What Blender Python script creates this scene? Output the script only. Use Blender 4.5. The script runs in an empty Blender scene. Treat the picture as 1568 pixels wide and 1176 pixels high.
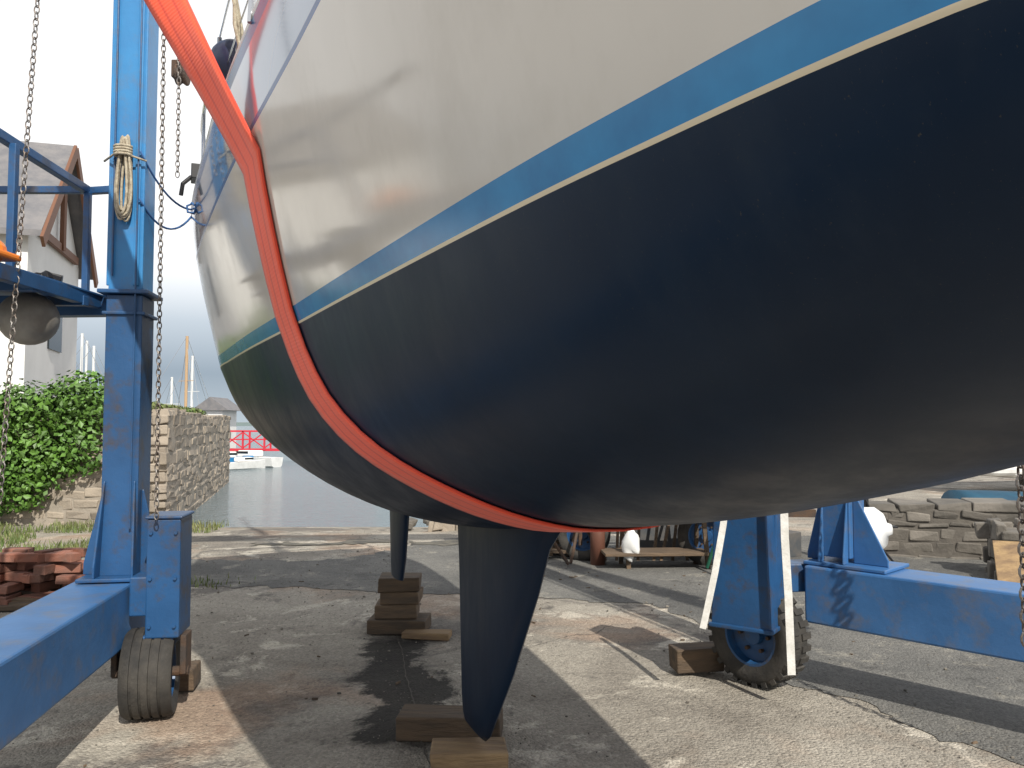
import bpy, bmesh, math, random
from mathutils import Vector, Matrix, noise, geometry
R=random.Random(7)
scene=bpy.context.scene
# ------------------------------------------------------------------ helpers
def nodes(m):
    m.use_nodes=True
    nt=m.node_tree; nt.nodes.clear(); return nt
def M(name,col,rough=.6,col2=None,nscale=4,bump=0,bscale=40,metal=0,coat=0,island=0,spec=.5,detail=4,stretch=None,lo=.35,hi=.65,speck=0,dirt=None,dirtamt=0,dlo=.5,dhi=.72,rvar=0):
    m=bpy.data.materials.new(name); nt=nodes(m); n=nt.nodes; L=nt.links.new
    out=n.new('ShaderNodeOutputMaterial'); b=n.new('ShaderNodeBsdfPrincipled'); L(b.outputs[0],out.inputs[0])
    b.inputs['Roughness'].default_value=rough; b.inputs['Metallic'].default_value=metal
    b.inputs['Coat Weight'].default_value=coat; b.inputs['Coat Roughness'].default_value=.06
    b.inputs['Specular IOR Level'].default_value=spec
    tc=n.new('ShaderNodeTexCoord'); mp=n.new('ShaderNodeMapping'); L(tc.outputs['Object'],mp.inputs[0])
    if stretch: mp.inputs['Scale'].default_value=stretch
    def nz(s,d=detail,r=.6):
        t=n.new('ShaderNodeTexNoise'); t.inputs['Scale'].default_value=s; t.inputs['Detail'].default_value=d; t.inputs['Roughness'].default_value=r
        L(mp.outputs[0],t.inputs['Vector']); return t.outputs['Fac']
    def ramp(v,a,c,lo_=0,hi_=1):
        r=n.new('ShaderNodeMapRange'); r.inputs[1].default_value=a; r.inputs[2].default_value=c; r.inputs[3].default_value=lo_; r.inputs[4].default_value=hi_; L(v,r.inputs[0]); return r.outputs[0]
    def mix(f,a,c,bt='MIX'):
        x=n.new('ShaderNodeMix'); x.data_type='RGBA'; x.blend_type=bt
        if hasattr(f,'links') : L(f,x.inputs[0])
        else: x.inputs[0].default_value=f
        for v,i in ((a,6),(c,7)):
            if isinstance(v,(tuple,list)): x.inputs[i].default_value=(*v[:3],1)
            else: L(v,x.inputs[i])
        return x.outputs[2]
    c=col
    if col2: c=mix(ramp(nz(nscale),lo,hi),col,col2)
    if dirt:
        dn=nz(nscale*2.3,5,.7)
        c=mix(ramp(dn,dlo,dhi,0,dirtamt),c,dirt)
        if rvar: L(ramp(dn,.35,.7,rough-rvar,rough+rvar),b.inputs['Roughness'])
    if island:
        g=n.new('ShaderNodeNewGeometry'); v=ramp(g.outputs['Random Per Island'],0,1,1-island,1+island*.6)
        cc=n.new('ShaderNodeCombineColor'); [L(v,cc.inputs[i]) for i in range(3)]
        c=mix(1.0,c,cc.outputs[0],'MULTIPLY')
    if speck:
        c=mix(ramp(nz(bscale*2,2),.69,.74),c,(speck,speck,speck))
    if isinstance(c,(tuple,list)): b.inputs['Base Color'].default_value=(*c[:3],1)
    else: L(c,b.inputs['Base Color'])
    if bump:
        bp=n.new('ShaderNodeBump'); bp.inputs['Strength'].default_value=min(1,bump); bp.inputs['Distance'].default_value=.01*max(1,bump)
        L(nz(bscale,3,.65),bp.inputs['Height']); L(bp.outputs[0],b.inputs['Normal'])
    return m
def grp(name,loc=(0,0,0)):
    e=bpy.data.objects.new(name,None); scene.collection.objects.link(e); e.location=loc; e.empty_display_size=.1; return e
class MB:
    def __init__(s): s.v=[]; s.f=[]; s.mi=[]
    def add(s,vs,fs,mi=0):
        o=len(s.v); s.v+= [tuple(x) for x in vs]; s.f+=[tuple(i+o for i in f) for f in fs]; s.mi+=[mi]*len(fs); return s
    def box(s,c,d,rz=0,mi=0,Rm=None,jit=0):
        Rm=Rm or Matrix.Rotation(rz,3,'Z'); vs=[]
        for x in(-.5,.5):
            for y in(-.5,.5):
                for z in(-.5,.5):
                    v=Vector((x*d[0],y*d[1],z*d[2]))
                    if jit: v+=Vector((R.uniform(-jit,jit),R.uniform(-jit,jit),R.uniform(-jit,jit)))
                    vs.append(Rm@v+Vector(c))
        s.add(vs,[(0,1,3,2),(4,6,7,5),(0,4,5,1),(2,3,7,6),(0,2,6,4),(1,5,7,3)],mi); return s
    def beam(s,p0,p1,w,h,mi=0,up=(0,0,1)):
        p0=Vector(p0);p1=Vector(p1);d=(p1-p0);l=d.length;d.normalize();u=Vector(up)
        x=d.cross(u)
        if x.length<1e-3: x=d.cross(Vector((0,1,0)))
        x.normalize();u=x.cross(d)
        Rm=Matrix((x,d,u)).transposed(); s.box((p0+p1)/2,(w,l,h),Rm=Rm,mi=mi); return s
    def tube(s,pts,r,n=8,mi=0,closed=False):
        pts=[Vector(p) for p in pts]; k=len(pts); vs=[]; rr=r if isinstance(r,(list,tuple)) else [r]*k; px=None
        for i,p in enumerate(pts):
            a=pts[(i-1)%k] if (closed or i>0) else p; b=pts[(i+1)%k] if (closed or i<k-1) else p
            t=(b-a).normalized()
            if px is None:
                px=t.cross(Vector((0,0,1)))
                if px.length<.1: px=t.cross(Vector((0,1,0)))
            px=(px-t*px.dot(t)).normalized(); py=t.cross(px)
            for j in range(n):
                q=2*math.pi*j/n; vs.append(p+(px*math.cos(q)+py*math.sin(q))*rr[i])
        fs=[]
        for i in range(k if closed else k-1):
            for j in range(n):
                a=i*n+j;b=i*n+(j+1)%n;i2=(i+1)%k; fs.append((a,b,i2*n+(j+1)%n,i2*n+j))
        if not closed: fs+= [tuple(range(n))[::-1],tuple(range((k-1)*n,k*n))]
        s.add(vs,fs,mi); return s
    def sphere(s,c,r,sc=(1,1,1),mi=0,n=20,m=12):
        pts=[]; 
        for i in range(m+1):
            th=math.pi*i/m
            for j in range(n):
                q=2*math.pi*j/n; pts.append((c[0]+r*sc[0]*math.sin(th)*math.cos(q),c[1]+r*sc[1]*math.sin(th)*math.sin(q),c[2]+r*sc[2]*math.cos(th)))
        fs=[(i*n+j,(i+1)*n+j,(i+1)*n+(j+1)%n,i*n+(j+1)%n) for i in range(m) for j in range(n)]
        s.add(pts,fs,mi); return s
    def lathe(s,prof,c,axis,n=40,mi=0):
        ax=Vector(axis).normalized(); x=ax.cross(Vector((0,0,1))).normalized(); y=ax.cross(x); vs=[]
        for r,a in prof:
            for j in range(n):
                q=2*math.pi*j/n; vs.append(Vector(c)+ax*a+(x*math.cos(q)+y*math.sin(q))*r)
        k=len(prof); fs=[(i*n+j,i*n+(j+1)%n,(i+1)*n+(j+1)%n,(i+1)*n+j) for i in range(k-1) for j in range(n)]
        s.add(vs,fs,mi); return s
    def chain(s,p0,p1,L=.05,w=.016,r=.0045,mi=0,sag=0):
        p0=Vector(p0);p1=Vector(p1);n=max(2,int((p1-p0).length/(L*.74)))
        t=(p1-p0).normalized(); a=t.cross(Vector((0,1,.01))).normalized(); b=t.cross(a)
        for i in range(n):
            f=(i+.5)/n; c=p0.lerp(p1,f)+Vector((0,0,-sag*4*f*(1-f)))
            u=a if i%2 else b; ring=[]
            for j in range(10):
                q=2*math.pi*j/10; cx=math.cos(q); ring.append(c+t*(cx*L*.5*(1 if abs(cx)>.5 else .95))+u*(math.sin(q)*w))
            s.tube(ring,r,5,mi,True)
        return s
    def obj(s,name,mats,parent=None,bevel=0,smooth=False,seg=2,recalc=True,auto=None):
        me=bpy.data.meshes.new(name); me.from_pydata(s.v,[],s.f)
        if not isinstance(mats,(list,tuple)): mats=[mats]
        for m in mats: me.materials.append(m)
        for p,i in zip(me.polygons,s.mi): p.material_index=i
        if recalc:
            bm=bmesh.new(); bm.from_mesh(me); bmesh.ops.recalc_face_normals(bm,faces=bm.faces); bm.to_mesh(me); bm.free()
        if smooth: me.shade_smooth()
        if auto: 
            me.shade_smooth(); me.set_sharp_from_angle(angle=math.radians(auto))
        o=bpy.data.objects.new(name,me); scene.collection.objects.link(o)
        if parent: o.parent=parent
        if bevel:
            b=o.modifiers.new('b','BEVEL'); b.width=bevel; b.segments=seg; b.limit_method='ANGLE'; b.angle_limit=math.radians(40)
        return o
def cr(tab,x):
    k=len(tab)
    if x<=tab[0][0]: return tab[0][1]
    if x>=tab[-1][0]: return tab[-1][1]
    for i in range(k-1):
        if tab[i][0]<=x<=tab[i+1][0]: break
    x0,y0=tab[i];x1,y1=tab[i+1];h=x1-x0;t=(x-x0)/h
    def sl(j):
        if j<=0: return (tab[1][1]-tab[0][1])/(tab[1][0]-tab[0][0])
        if j>=k-1: return (tab[-1][1]-tab[-2][1])/(tab[-1][0]-tab[-2][0])
        return (tab[j+1][1]-tab[j-1][1])/(tab[j+1][0]-tab[j-1][0])
    m0=sl(i)*h;m1=sl(i+1)*h
    return (2*t**3-3*t*t+1)*y0+(t**3-2*t*t+t)*m0+(-2*t**3+3*t*t)*y1+(t**3-t*t)*m1

# ------------------------------------------------------------------ materials
antif=M('antifouling_paint',(.0050,.0155,.036),.40,(.008,.021,.045),1.6,0,95,stretch=(1.6,1.6,.45),speck=.045,spec=.17,dirt=(.020,.032,.050),dirtamt=.6,dlo=.50,dhi=.80,rvar=.08)
gold=M('cream_line',(.66,.57,.40),.35)
boot=M('boot_stripe_blue',(.03,.22,.46),.2,(.022,.16,.36),6)
tops=M('topside_gelcoat',(.64,.60,.53),.13,(.57,.53,.465),1.3,stretch=(1,1,.6),dirt=(.42,.38,.31),dirtamt=.3,rvar=.06)
navy=M('navy_line',(.02,.09,.25),.2)
sheerb=M('sheer_band',(.14,.22,.34),.1,coat=.8)
deckm=M('deck_gelcoat',(.7,.7,.67),.5,(.62,.62,.6),5)
blue=M('hoist_blue_paint',(.020,.085,.215),.42,(.015,.064,.165),3,.15,25,dirt=(.06,.05,.045),dirtamt=.8,dhi=.68)  # darkened blue: shade on the lower column and housings is put into the colour
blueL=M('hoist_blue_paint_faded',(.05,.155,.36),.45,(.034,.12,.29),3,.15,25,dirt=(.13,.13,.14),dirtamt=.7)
blueU=M('hoist_blue_paint_sunlit',(.035,.23,.50),.4,(.03,.18,.42),3,.1,25,dirt=(.12,.15,.2),dirtamt=.5)  # same paint, lighter: sunlight on the upper column is put into the colour
rust=M('rusty_steel',(.10,.055,.03),.8,(.05,.04,.035),9,.5,60)
steel=M('stainless',(.6,.6,.6),.2,metal=1)
galv=M('galvanised_chain',(.22,.21,.2),.5,(.12,.09,.07),30,metal=.6)
rubber=M('tyre_rubber',(.022,.021,.02),.8,(.06,.054,.046),7,.4,60)
orange2=M('orange_plastic',(.9,.25,.03),.4)
timber=M('weathered_timber',(.15,.10,.06),.85,(.08,.058,.04),3,.8,12,stretch=(1,6,6),island=.35)
timberL=M('fresh_timber',(.36,.24,.12),.8,(.20,.13,.075),3,.8,12,stretch=(1,6,6),island=.25)
white=M('white_paint',(.78,.78,.76),.4,(.66,.66,.64),4)
webw=M('white_webbing',(.7,.69,.66),.7,(.55,.54,.5),20,.3,90)
grey=M('grey_buoy_plastic',(.28,.27,.24),.5,(.15,.14,.125),5,.2,20)
ropem=M('rope_fibre',(.50,.45,.34),.85,(.30,.25,.18),40,.5,120)
blrope=M('blue_rope',(.04,.12,.3),.8)
stone=M('rubble_stone',(.38,.32,.25),.9,(.27,.23,.185),2.5,1,18,island=.3)
stoneD=M('dark_rubble_stone',(.19,.17,.145),.9,(.11,.10,.085),2.5,1,18,island=.35)
mortar=M('lime_mortar',(.37,.32,.26),.95,(.25,.22,.18),3,1,16)
mortarD=M('old_mortar',(.14,.125,.105),.95,(.09,.08,.07),3,1,16)
brick=M('old_brick',(.25,.095,.06),.9,(.19,.10,.075),6,.8,30,island=.4)
leaf=M('ivy_leaf',(.12,.24,.035),.5,(.065,.15,.022),.9,island=.5)
grassm=M('grass_blade',(.11,.18,.04),.6,(.18,.18,.07),1.5,island=.5)
render=M('white_render',(.8,.79,.77),.8,(.74,.73,.71),2)
slate=M('roof_slate',(.14,.14,.15),.7,(.2,.19,.19),4,.5,20)
brownw=M('brown_bargeboard',(.17,.075,.04),.6)
glass=M('window_glass',(.02,.025,.03),.08)
redp=M('red_paint',(.55,.03,.05),.4)
greenp=M('green_paint',(.02,.13,.08),.5)
black=M('black_plastic',(.015,.015,.017),.45)
alu=M('aluminium_mast',(.72,.72,.70),.35,metal=.2)
tan=M('tan_spar',(.45,.30,.17),.5)
tarp=M('blue_tarpaulin',(.012,.07,.12),.7,(.012,.05,.09),3,.8,6)
def webbing():
    m=bpy.data.materials.new('orange_sling_webbing'); nt=nodes(m); n=nt.nodes; L=nt.links.new
    out=n.new('ShaderNodeOutputMaterial'); b=n.new('ShaderNodeBsdfPrincipled'); L(b.outputs[0],out.inputs[0]); b.inputs['Roughness'].default_value=.62
    b.inputs['Sheen Weight'].default_value=.15
    uv=n.new('ShaderNodeUVMap'); uv.uv_map='uv'
    wv=n.new('ShaderNodeTexWave'); wv.bands_direction='X'; wv.inputs['Scale'].default_value=.95; wv.inputs['Distortion'].default_value=.15; L(uv.outputs[0],wv.inputs['Vector'])
    w2=n.new('ShaderNodeTexWave'); w2.bands_direction='Y'; w2.inputs['Scale'].default_value=22; L(uv.outputs[0],w2.inputs['Vector'])
    nz=n.new('ShaderNodeTexNoise'); nz.inputs['Scale'].default_value=2.2; nz.inputs['Detail'].default_value=5; L(uv.outputs[0],nz.inputs['Vector'])
    r=n.new('ShaderNodeMapRange'); r.inputs[1].default_value=.02; r.inputs[2].default_value=.16; L(wv.outputs['Fac'],r.inputs[0])
    x=n.new('ShaderNodeMix'); x.data_type='RGBA'; L(r.outputs[0],x.inputs[0]); x.inputs[6].default_value=(.72,.06,.025,1); x.inputs[7].default_value=(.92,.10,.034,1)
    r2=n.new('ShaderNodeMapRange'); r2.inputs[1].default_value=.5; r2.inputs[2].default_value=.75; r2.inputs[4].default_value=.35; L(nz.outputs['Fac'],r2.inputs[0])
    y=n.new('ShaderNodeMix'); y.data_type='RGBA'; L(r2.outputs[0],y.inputs[0]); L(x.outputs[2],y.inputs[6]); y.inputs[7].default_value=(.60,.13,.07,1); L(y.outputs[2],b.inputs['Base Color'])
    ad=n.new('ShaderNodeMath'); ad.operation='ADD'; L(wv.outputs['Fac'],ad.inputs[0]); L(w2.outputs['Fac'],ad.inputs[1])
    bp=n.new('ShaderNodeBump'); bp.inputs['Strength'].default_value=.3; bp.inputs['Distance'].default_value=.0015; L(ad.outputs[0],bp.inputs['Height']); L(bp.outputs[0],b.inputs['Normal'])
    return m
orange=webbing()

# ------------------------------------------------------------------ sky / sun
el=math.radians(42); az=math.atan2(.40,-.92)
sd=Vector((math.sin(az)*math.cos(el),math.cos(az)*math.cos(el),math.sin(el)))
w=bpy.data.worlds.new("World"); scene.world=w; nt=nodes(w); n=nt.nodes; L=nt.links.new
wo=n.new('ShaderNodeOutputWorld'); bg=n.new('ShaderNodeBackground'); L(bg.outputs[0],wo.inputs[0]); bg.inputs[1].default_value=.1
sky=n.new('ShaderNodeTexSky'); sky.sky_type='NISHITA'; sky.sun_disc=False; sky.sun_elevation=el; sky.sun_rotation=az
tc=n.new('ShaderNodeTexCoord'); mp=n.new('ShaderNodeMapping'); mp.inputs['Scale'].default_value=(1,1,2.4); L(tc.outputs['Generated'],mp.inputs[0])
cn=n.new('ShaderNodeTexNoise'); cn.inputs['Scale'].default_value=2.1; cn.inputs['Detail'].default_value=6; cn.inputs['Roughness'].default_value=.55; L(mp.outputs[0],cn.inputs['Vector'])
cr_=n.new('ShaderNodeMapRange'); cr_.inputs[1].default_value=.44; cr_.inputs[2].default_value=.58; L(cn.outputs['Fac'],cr_.inputs[0])
sx=n.new('ShaderNodeSeparateXYZ'); L(tc.outputs['Generated'],sx.inputs[0])
cg=n.new('ShaderNodeValToRGB'); L(sx.outputs['Z'],cg.inputs[0])
e=cg.color_ramp.elements; e[0].position=.0; e[0].color=(.46,.53,.58,1); e[1].position=.22; e[1].color=(1,1,1,1)
x=e.new(.06); x.color=(.31,.38,.45,1); x=e.new(.12); x.color=(.54,.61,.68,1); x=e.new(.17); x.color=(.88,.91,.94,1)
cm=n.new('ShaderNodeMix'); cm.data_type='RGBA'; cm.blend_type='MULTIPLY'; cm.inputs[0].default_value=1; L(cg.outputs[0],cm.inputs[6]); cm.inputs[7].default_value=(11.5,11.5,11.5,1)
ad=n.new('ShaderNodeMapRange'); L(sx.outputs['Z'],ad.inputs[0]); ad.inputs[1].default_value=.42; ad.inputs[2].default_value=.65; ad.inputs[3].default_value=1; ad.inputs[4].default_value=0
ax=n.new('ShaderNodeMath'); ax.operation='MAXIMUM'; L(ad.outputs[0],ax.inputs[0]); L(cr_.outputs[0],ax.inputs[1]); ax.use_clamp=True
mx=n.new('ShaderNodeMix'); mx.data_type='RGBA'; L(ax.outputs[0],mx.inputs[0]); L(sky.outputs[0],mx.inputs[6]); L(cm.outputs[2],mx.inputs[7])
L(mx.outputs[2],bg.inputs[0])
w.cycles.sampling_method='MANUAL'; w.cycles.sample_map_resolution=256
sl=bpy.data.lights.new('sun','SUN'); sl.energy=5; sl.angle=math.radians(.5); sl.color=(1,.95,.86)
so=bpy.data.objects.new('sun',sl); scene.collection.objects.link(so); so.rotation_euler=sd.to_track_quat('Z','Y').to_euler(); so.location=(5,-8,12)

# ------------------------------------------------------------------ ground
def gmat(name,kind):
    m=bpy.data.materials.new(name); nt=nodes(m); n=nt.nodes; L=nt.links.new
    out=n.new('ShaderNodeOutputMaterial'); b=n.new('ShaderNodeBsdfPrincipled'); L(b.outputs[0],out.inputs[0])
    tc=n.new('ShaderNodeTexCoord'); V=tc.outputs['Object']
    def nz(s,d=5,r=.6,dist=0,off=0):
        mp=n.new('ShaderNodeMapping'); mp.inputs['Location'].default_value=(off,off*.7,0); L(V,mp.inputs[0])
        t=n.new('ShaderNodeTexNoise'); t.inputs['Scale'].default_value=s; t.inputs['Detail'].default_value=d; t.inputs['Roughness'].default_value=r; t.inputs['Distortion'].default_value=dist; L(mp.outputs[0],t.inputs['Vector']); return t.outputs['Fac']
    def rg(v,a,c,lo=0,hi=1):
        r=n.new('ShaderNodeMapRange'); r.inputs[1].default_value=a; r.inputs[2].default_value=c; r.inputs[3].default_value=lo; r.inputs[4].default_value=hi; L(v,r.inputs[0]); return r.outputs[0]
    def mix(f,a,c,bt='MIX'):
        x=n.new('ShaderNodeMix'); x.data_type='RGBA'; x.blend_type=bt
        if hasattr(f,'links'): L(f,x.inputs[0])
        else: x.inputs[0].default_value=f
        for v,i in ((a,6),(c,7)):
            if isinstance(v,tuple): x.inputs[i].default_value=(*v,1)
            else: L(v,x.inputs[i])
        return x.outputs[2]
    def ma(op,a,c=0):
        x=n.new('ShaderNodeMath'); x.operation=op
        for v,i in((a,0),(c,1)):
            if isinstance(v,(int,float)): x.inputs[i].default_value=v
            else: L(v,x.inputs[i])
        return x.outputs[0]
    vo=n.new('ShaderNodeTexVoronoi'); vo.inputs['Scale'].default_value=75; L(V,vo.inputs['Vector'])
    ck=None
    if kind=='c':
        c=mix(rg(nz(.9,6,.65,.6),.36,.66),(.235,.21,.175),(.40,.365,.305))
        c=mix(rg(nz(.55,6,.70,.8,4),.53,.58),c,(.175,.158,.138))
        c=mix(rg(nz(1.3,7,.74,.5,9),.56,.61,0,.9),c,(.53,.485,.405))
        c=mix(rg(nz(2.2,7,.74,.5,15),.59,.66,0,.8),c,(.095,.087,.078))
        c=mix(rg(nz(.8,4,.6,.4,25),.54,.66,0,.55),c,(.37,.245,.165))
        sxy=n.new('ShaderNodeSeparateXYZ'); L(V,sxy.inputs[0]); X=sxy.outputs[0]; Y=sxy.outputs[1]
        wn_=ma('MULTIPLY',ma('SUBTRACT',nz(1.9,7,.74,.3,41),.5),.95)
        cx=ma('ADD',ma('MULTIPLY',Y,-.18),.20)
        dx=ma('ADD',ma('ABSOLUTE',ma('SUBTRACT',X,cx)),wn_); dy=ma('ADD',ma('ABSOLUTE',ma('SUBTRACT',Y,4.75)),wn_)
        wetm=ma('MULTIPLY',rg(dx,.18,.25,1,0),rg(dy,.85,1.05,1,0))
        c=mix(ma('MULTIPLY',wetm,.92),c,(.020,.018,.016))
        mv=n.new('ShaderNodeTexNoise'); mv.inputs['Scale'].default_value=2.5; mv.inputs['Detail'].default_value=5; L(V,mv.inputs['Vector'])
        va=n.new('ShaderNodeVectorMath'); va.operation='SCALE'; va.inputs['Scale'].default_value=.45; L(mv.outputs['Color'],va.inputs[0])
        vb=n.new('ShaderNodeVectorMath'); vb.operation='ADD'; L(V,vb.inputs[0]); L(va.outputs[0],vb.inputs[1])
        vc=n.new('ShaderNodeTexVoronoi'); vc.feature='DISTANCE_TO_EDGE'; vc.inputs['Scale'].default_value=.55; L(vb.outputs[0],vc.inputs['Vector'])
        ck=rg(vc.outputs['Distance'],0.0,.005,1,0); ck=ma('MULTIPLY',ck,rg(nz(.7,3,.5,0,33),.50,.60,0,.7))
        c=mix(ck,c,(.08,.07,.06))
    else:
        c=mix(rg(nz(1.1,6,.68,.5),.35,.68),(.115,.113,.106),(.195,.188,.17))
        c=mix(rg(nz(2.8,7,.74,.3,7),.56,.64,0,.7),c,(.30,.28,.235))
        c=mix(rg(nz(1.7,6,.7,.3,17),.58,.64,0,.6),c,(.07,.067,.063))
    sp=rg(vo.outputs['Color'],0,1,.66,1.3)
    cc=n.new('ShaderNodeCombineColor'); [L(sp,cc.inputs[i]) for i in range(3)]
    c=mix(.85,c,cc.outputs[0],'MULTIPLY')
    f=nz(190,2,.6); cc=n.new('ShaderNodeCombineColor'); g=rg(f,.3,.7,.7,1.25); [L(g,cc.inputs[i]) for i in range(3)]
    c=mix(.7,c,cc.outputs[0],'MULTIPLY')
    L(c,b.inputs['Base Color']); b.inputs['Roughness'].default_value=.88; b.inputs['Specular IOR Level'].default_value=.3
    h=ma('ADD',ma('MULTIPLY',nz(12,6,.72),1.6),ma('MULTIPLY',vo.outputs['Distance'],-.5)); 
    if ck is not None: h=ma('SUBTRACT',h,ck)
    bp=n.new('ShaderNodeBump'); bp.inputs['Strength'].default_value=.8; bp.inputs['Distance'].default_value=.018; L(h,bp.inputs['Height']); L(bp.outputs[0],b.inputs['Normal'])
    return m
conc=gmat('slipway_concrete','c'); tarm=gmat('worn_tarmac','t')
def axis(dense0,dense1,step,far):
    a=[]; x=dense0
    while x<=dense1: a.append(round(x,3)); x+=step
    s=step; lo=[];x=dense0
    while x>-far: s*=1.5; x-=s; lo.append(x)
    s=step; hi=[];x=dense1
    while x<far: s*=1.5; x+=s; hi.append(x)
    return lo[::-1]+a+hi
def wl(y): return -5.6-.273*(y-12)
def gz(x,y):
    if y<11.3: return 0
    elif x<wl(y)-.1 and y<24: z=0
    elif x>-.9 and y<70: z=0
    elif y>2500: z=-3
    else: z=max(-3,-(y-11.3)*.085)
    return z + (.012*noise.noise(Vector((x*.5,y*.5,0))) if abs(x)<40 and 0<y<40 else 0)
xs=axis(-16,14,.4,3000); ys=axis(-6,30,.4,3500)
g=MB(); g.add([(x,y,gz(x,y)) for y in ys for x in xs],[(j*len(xs)+i,j*len(xs)+i+1,(j+1)*len(xs)+i+1,(j+1)*len(xs)+i) for j in range(len(ys)-1) for i in range(len(xs)-1)])
g.obj('ground',conc,smooth=True)
def sheet(name,poly,mat,z,jit=.05,step=.05,seed=0):
    pts=[]; k=len(poly)
    for i in range(k):
        a=Vector((*poly[i],0)); b=Vector((*poly[(i+1)%k],0)); m=max(1,int((b-a).length/step))
        for j in range(m):
            p=a.lerp(b,j/m); nv=noise.noise_vector(Vector((p.x*1.3+seed,p.y*1.3,seed)))*jit*2.2+noise.noise_vector(Vector((p.x*5+seed,p.y*5,seed)))*jit*1.2+noise.noise_vector(Vector((p.x*17+seed,p.y*17,seed)))*jit*.5
            pts.append(Vector((p.x+nv.x,p.y+nv.y)))
    r=geometry.delaunay_2d_cdt(pts,[],[list(range(len(pts)))],1,1e-5)
    me=bpy.data.meshes.new(name); me.from_pydata([(v.x,v.y,z) for v in r[0]],[],[tuple(f) for f in r[2]])
    bm=bmesh.new(); bm.from_mesh(me)
    for f in bm.faces:
        if f.normal.z<0: f.normal_flip()
    bm.to_mesh(me); bm.free(); me.materials.append(mat)
    o=bpy.data.objects.new(name,me); scene.collection.objects.link(o); return o
sheet('tarmac_road',[(1.66,4.85),(2.1,3.5),(2.9,1.5),(3.4,-4),(13,-4),(13,11),(-.5,11),(-1.9,8.9),(-4.6,9.0),(-4.6,7.7),(-1.5,7.4),(1.2,6.8),(1.75,5.6)],tarm,.004,.11)
wet=M('wet_weed_line',(.045,.042,.034),.7,(.13,.115,.085),7,.6,30)
sheet('tide_mark',[(-3.4,10.3),(-1.0,10.5),(1.5,10.4),(.5,10.15),(-1.5,10.25),(-3.2,10.1)],wet,.008,.16,.05,8)
joint=M('joint_filler',(.085,.075,.062),.95)
def jline(pts,wd,seed):
    P=[]
    for i in range(len(pts)-1):
        a=Vector((*pts[i],0));b=Vector((*pts[i+1],0));m=int((b-a).length/.04)+1
        P+= [a.lerp(b,j/m) for j in range(m)]
    vs=[];fs=[]
    for i,p in enumerate(P):
        d=(P[min(i+1,len(P)-1)]-P[max(i-1,0)]).normalized(); q=Vector((-d.y,d.x,0)); o=noise.noise(p*1.2+Vector((seed,0,0)))*.04+noise.noise(p*14+Vector((seed,0,0)))*.008; ww=wd*(.35+abs(noise.noise(p*9))*1.3)
        vs+=[p+q*(o+ww/2)+Vector((0,0,.0075)),p+q*(o-ww/2)+Vector((0,0,.0075))]
        if i: fs.append((2*i-2,2*i-1,2*i+1,2*i))
    return vs,fs
j=MB()
for k,(p,wd) in enumerate([([(-.94,6.3),(-.26,3.2),(.2,1.5)],.010),([(.3,4.9),(1.6,4.9)],.006)]):
    j.add(*jline(p,wd,k*5))
j.obj('concrete_joint',joint,recalc=False)
pb=MB()
for i in range(4200):
    y=2.6+R.random()**1.4*9; x=R.uniform(-.75,.75)*y; r=R.uniform(.0015,.006)*(1 if R.random()<.96 else 2.2)
    t=R.random()
    if t<.3: x=(-.94+(6.3-y)*.22+R.gauss(0,.22)) if R.random()<.5 else (1.7+(4.8-y)*.33+R.gauss(0,.25))
    elif t<.6: y=R.uniform(5.0,10); x=-1.0-R.random()*2.8
    pb.sphere((x,y,r*.4+.004),r,(R.uniform(.7,1.4),R.uniform(.7,1.4),.6),n=5,m=3)
pb.obj('gravel',M('pebble',(.26,.23,.19),.9,(.13,.12,.10),3,island=.5))
# water
wm=bpy.data.materials.new('harbour_water'); nt=nodes(wm); n=nt.nodes; L=nt.links.new
out=n.new('ShaderNodeOutputMaterial'); b=n.new('ShaderNodeBsdfPrincipled'); L(b.outputs[0],out.inputs[0]); b.inputs['Base Color'].default_value=(.15,.19,.205,1); b.inputs['Roughness'].default_value=.10
tc=n.new('ShaderNodeTexCoord'); mp=n.new('ShaderNodeMapping'); mp.inputs['Scale'].default_value=(1,2.6,1); L(tc.outputs['Object'],mp.inputs[0]); t=n.new('ShaderNodeTexNoise'); t.inputs['Scale'].default_value=2.2; t.inputs['Detail'].default_value=6; t.inputs['Roughness'].default_value=.62; L(mp.outputs[0],t.inputs['Vector'])
bp=n.new('ShaderNodeBump'); bp.inputs['Strength'].default_value=.75; bp.inputs['Distance'].default_value=.16; L(t.outputs['Fac'],bp.inputs['Height']); L(bp.outputs[0],b.inputs['Normal'])
MB().add([(-3000,11,-.14),(3000,11,-.14),(3000,3400,-.14),(-3000,3400,-.14)],[(0,1,2,3)]).obj('water',wm)
h=MB(); k=120; vs=[]
for i in range(k):
    x=-1400+i*22; z=5+5*noise.noise(Vector((x*.004,1,0)))+1.5*noise.noise(Vector((x*.03,2,0))); vs+=[(x,1000,-1),(x,1010,max(1,z)),(x,1200,max(1,z)*1.3)]
h.add(vs,[(3*i+a,3*i+a+1,3*i+a+4,3*i+a+3) for i in range(k-1) for a in(0,1)])
h.obj('hills',M('far_hillside',(.12,.16,.17),.9,(.16,.2,.17),.01))

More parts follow.
